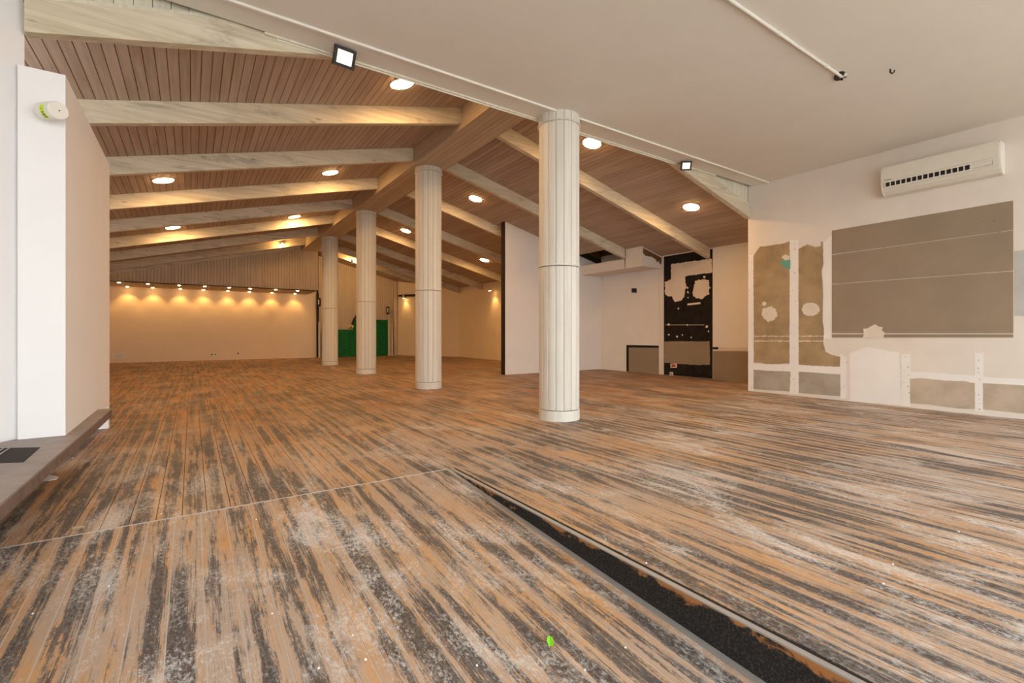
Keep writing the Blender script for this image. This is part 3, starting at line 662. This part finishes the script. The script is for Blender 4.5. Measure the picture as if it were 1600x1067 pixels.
def lamp_post(px, ytop, ybot, lab, h0):
    b_ = onY(px, ybot, 20.2); b_.z = 0; t = onY(px, ytop, 20.2)
    l = thing('pale_post', lab, 'post', b_)
    build('post', MB().box(-.03, .03, -.03, .03, 0, t.z), M['stave'], l); build('foot', MB().box(-.04, .04, -.04, .04, 0, .03), M['stave'], l)
lamp_post(498.8, 503, 559, 'thin pale post between the back wall and the green panel', 0)
lamp_post(607.5, 492, 556, 'thin pale post at the right end of the green panels', 0)
lamp_post(612.5, 505, 555, 'thin pale door post beside the dark doorway', 0)
def sconce(px, py, Y, lab):
    p = onY(px, py, Y); l = thing('wall_sconce', lab, 'lamp', p)
    build('shell', MB().lathe([(.05, -.17), (.07, -.13), (.07, .13), (.05, .17)], 14), M['blackmetal'], l)
    build('reflector', MB().box(-.05, -.01, -.09, -.05, -.10, .10), M['plastic'], l)
    build('arm', MB().box(-.02, .02, 0, 20.45-Y, -.02, .02), M['blackmetal'], l)
sconce(498.5, 472, 20.3, 'black wall sconce between the back wall and the farthest column')
sconce(606, 485, 20.3, 'black wall sconce above the pale post right of the green panels')
struct(build('trim_1', MB().box(4.2, 4.28, 20.36, 20.45, 0, 2.6), M['darkwood']), 'dark jamb at the end of the back wall')
struct(build('trim_2', MB().box(7.42, 7.54, 20.3, 20.45, 0, rr(7.5)-.02), M['clad']), 'wood jamb of the doorway')
ln = MB().prism([(7.62, 20.2, 2.6), (8.72, 18.25, 2.6), (8.72, 18.25, 2.68), (7.62, 20.2, 2.68)], (-.06, -.03, 0))
tag(build('lintel_board', ln, M['darkwood']), 'dark board under the roof over the far right wall', 'board')

# ------------------------------------------------------------------ siren on the white pier
ax = Vector((.62, -.76, -.10)).normalized(); q = ax.to_track_quat('Z', 'Y').to_euler()
sp_ = onY(71, 174, 4.39)
sn = thing('alarm_siren', 'white cylindrical alarm with a lime sticker on the white pier', 'alarm', sp_, q)
build('body', MB().lathe([(.040, -.03), (.055, -.02), (.0585, 0), (.0585, .125), (.056, .130)], 48), M['plastic'], sn)
build('face', MB().lathe([(.0565, .1301), (.053, .136), (.0, .137)], 48, close=False), M['plastic'], sn)
build('lens', MB().lathe([(.005, .136), (.004, .140)], 10), M['stavedark'], sn)
inv = sn.matrix_basis.to_3x3().inverted()
tocam = inv @ (CAM - sp_); a0 = math.atan2(tocam.y, tocam.x)
upv = inv @ Vector((0, 0, 1)); au = math.atan2(upv.y, upv.x)
def cyl(aa, bb, z0, z1, r=.0592, th=.0006, n=8):
    m = MB()
    for k in range(n):
        a_, b_ = aa+(bb-aa)*k/n, aa+(bb-aa)*(k+1)/n
        m.prism([(r*math.cos(t), r*math.sin(t), z) for t, z in ((a_, z0), (b_, z0), (b_, z1), (a_, z1))], (th*math.cos(a_), th*math.sin(a_), 0))
    return m
sg = 1 if math.sin(au-a0) > 0 else -1
st_ = build('sticker', cyl(a0-.75*sg, a0+.75*sg, .050, .088), M['lime'], sn)
for (u0, u1, z0, z1) in ((.25, .38, .056, .062), (.22, .32, .074, .080), (-.10, .02, .058, .078), (-.30, -.2, .053, .084), (-.42, -.34, .056, .082), (-.62, -.52, .055, .086)):
    build('print_mark', cyl(a0+u0*sg, a0+u1*sg, z0, z1, .0599, .0004, 2), M['ink'], st_)
mt = inv @ Vector((0, 4.449-sp_.y, 0))
build('mount', MB().tube([(0, 0, -.005), mt], .03, 10), M['plastic'], sn)

# ------------------------------------------------------------------ litter on the floor
def onramp(px, py):
    r = ray(px, py); t = (-SLOPE*YS - 1)/(r.z - SLOPE*r.y); return CAM + r*t
p = onramp(859, 1005)
lf = thing('leaf', 'small fresh green leaf lying on the ramp', 'leaf', p + UP*.004, (ang+.5, .15, -.45))
lf.scale = (1.35, 1.35, 1.35)
bl = [(0, -.016), (.007, -.010), (.010, 0), (.007, .010), (0, .016), (-.007, .010), (-.010, 0), (-.007, -.010)]
mb = MB(); mb.add([(0, 0, .0015)] + [(x, y, .006 if abs(x) > .005 else .002) for x, y in bl], [(0, k+1, (k+1) % 8+1) for k in range(8)])
build('blade', mb, M['leaf'], lf); build('stem', MB().tube([(0, -.014, .002), (.004, -.026, .003)], .0012, 5), M['leaf'], lf)
tri = [onZ(63, 751, .0005), onZ(73, 742, .0005), (onZ(92, 745, .0005)), onZ(88, 749, .0005), onZ(76, 751, .0005)]
tag(build('paper_scrap', MB().prism(tri, (0, 0, .003)), M['filler']), 'white paper scrap on the floor beside the stone step', 'scrap')
p = onZ(122, 825, .0); ch = MB().add([(-.025, -.008, 0), (.028, -.005, 0), (.03, .006, 0), (-.022, .010, 0), (-.02, -.004, .012), (.022, -.002, .010), (.024, .004, .008), (-.018, .006, .011)], [(0, 3, 2, 1), (4, 5, 6, 7), (0, 1, 5, 4), (1, 2, 6, 5), (2, 3, 7, 6), (3, 0, 4, 7)])
tag(build('wood_chip', ch, M['ply'], loc=p), 'brown splinter of wood lying by the ramp seam', 'wood chip')
crumb = MB().add([(.004, 0, 0), (0, .0035, 0), (-.0045, .001, 0), (-.001, -.004, 0), (.0005, 0, .004)], [(0, 3, 2, 1), (0, 1, 4), (1, 2, 4), (2, 3, 4), (3, 0, 4)]).me('plaster_crumb', M['filler'])
crumbs = [(425, 959, 1), (400, 812, 1), (571, 1031, 1.2), (498, 1044, 1), (620, 600, 0), (787, 690, 0), (708, 843, 1), (914, 1047, .9), (977, 1012, 1), (51, 959, 1), (170, 916, 1), (322, 812, 1), (1010, 880, 0), (1380, 912, 0), (1498, 831, 0), (1395, 882, 0), (675, 688, 0), (866, 720, 0), (114, 716, 0), (252, 803, 1), (551, 993, 1), (745, 1040, 1)]
for px, py, s in crumbs:
    p = onramp(px, py) if s else onZ(px, py, 0)
    o = put('plaster_crumb', crumb, None, p + UP*.0005, (ang if s else 0, 0, random.uniform(0, 6)), (1.3*(s or 1.2),)*3)
    tag(o, 'tiny white plaster crumb scattered on the floor', 'crumb', 'plaster crumbs on the floor')
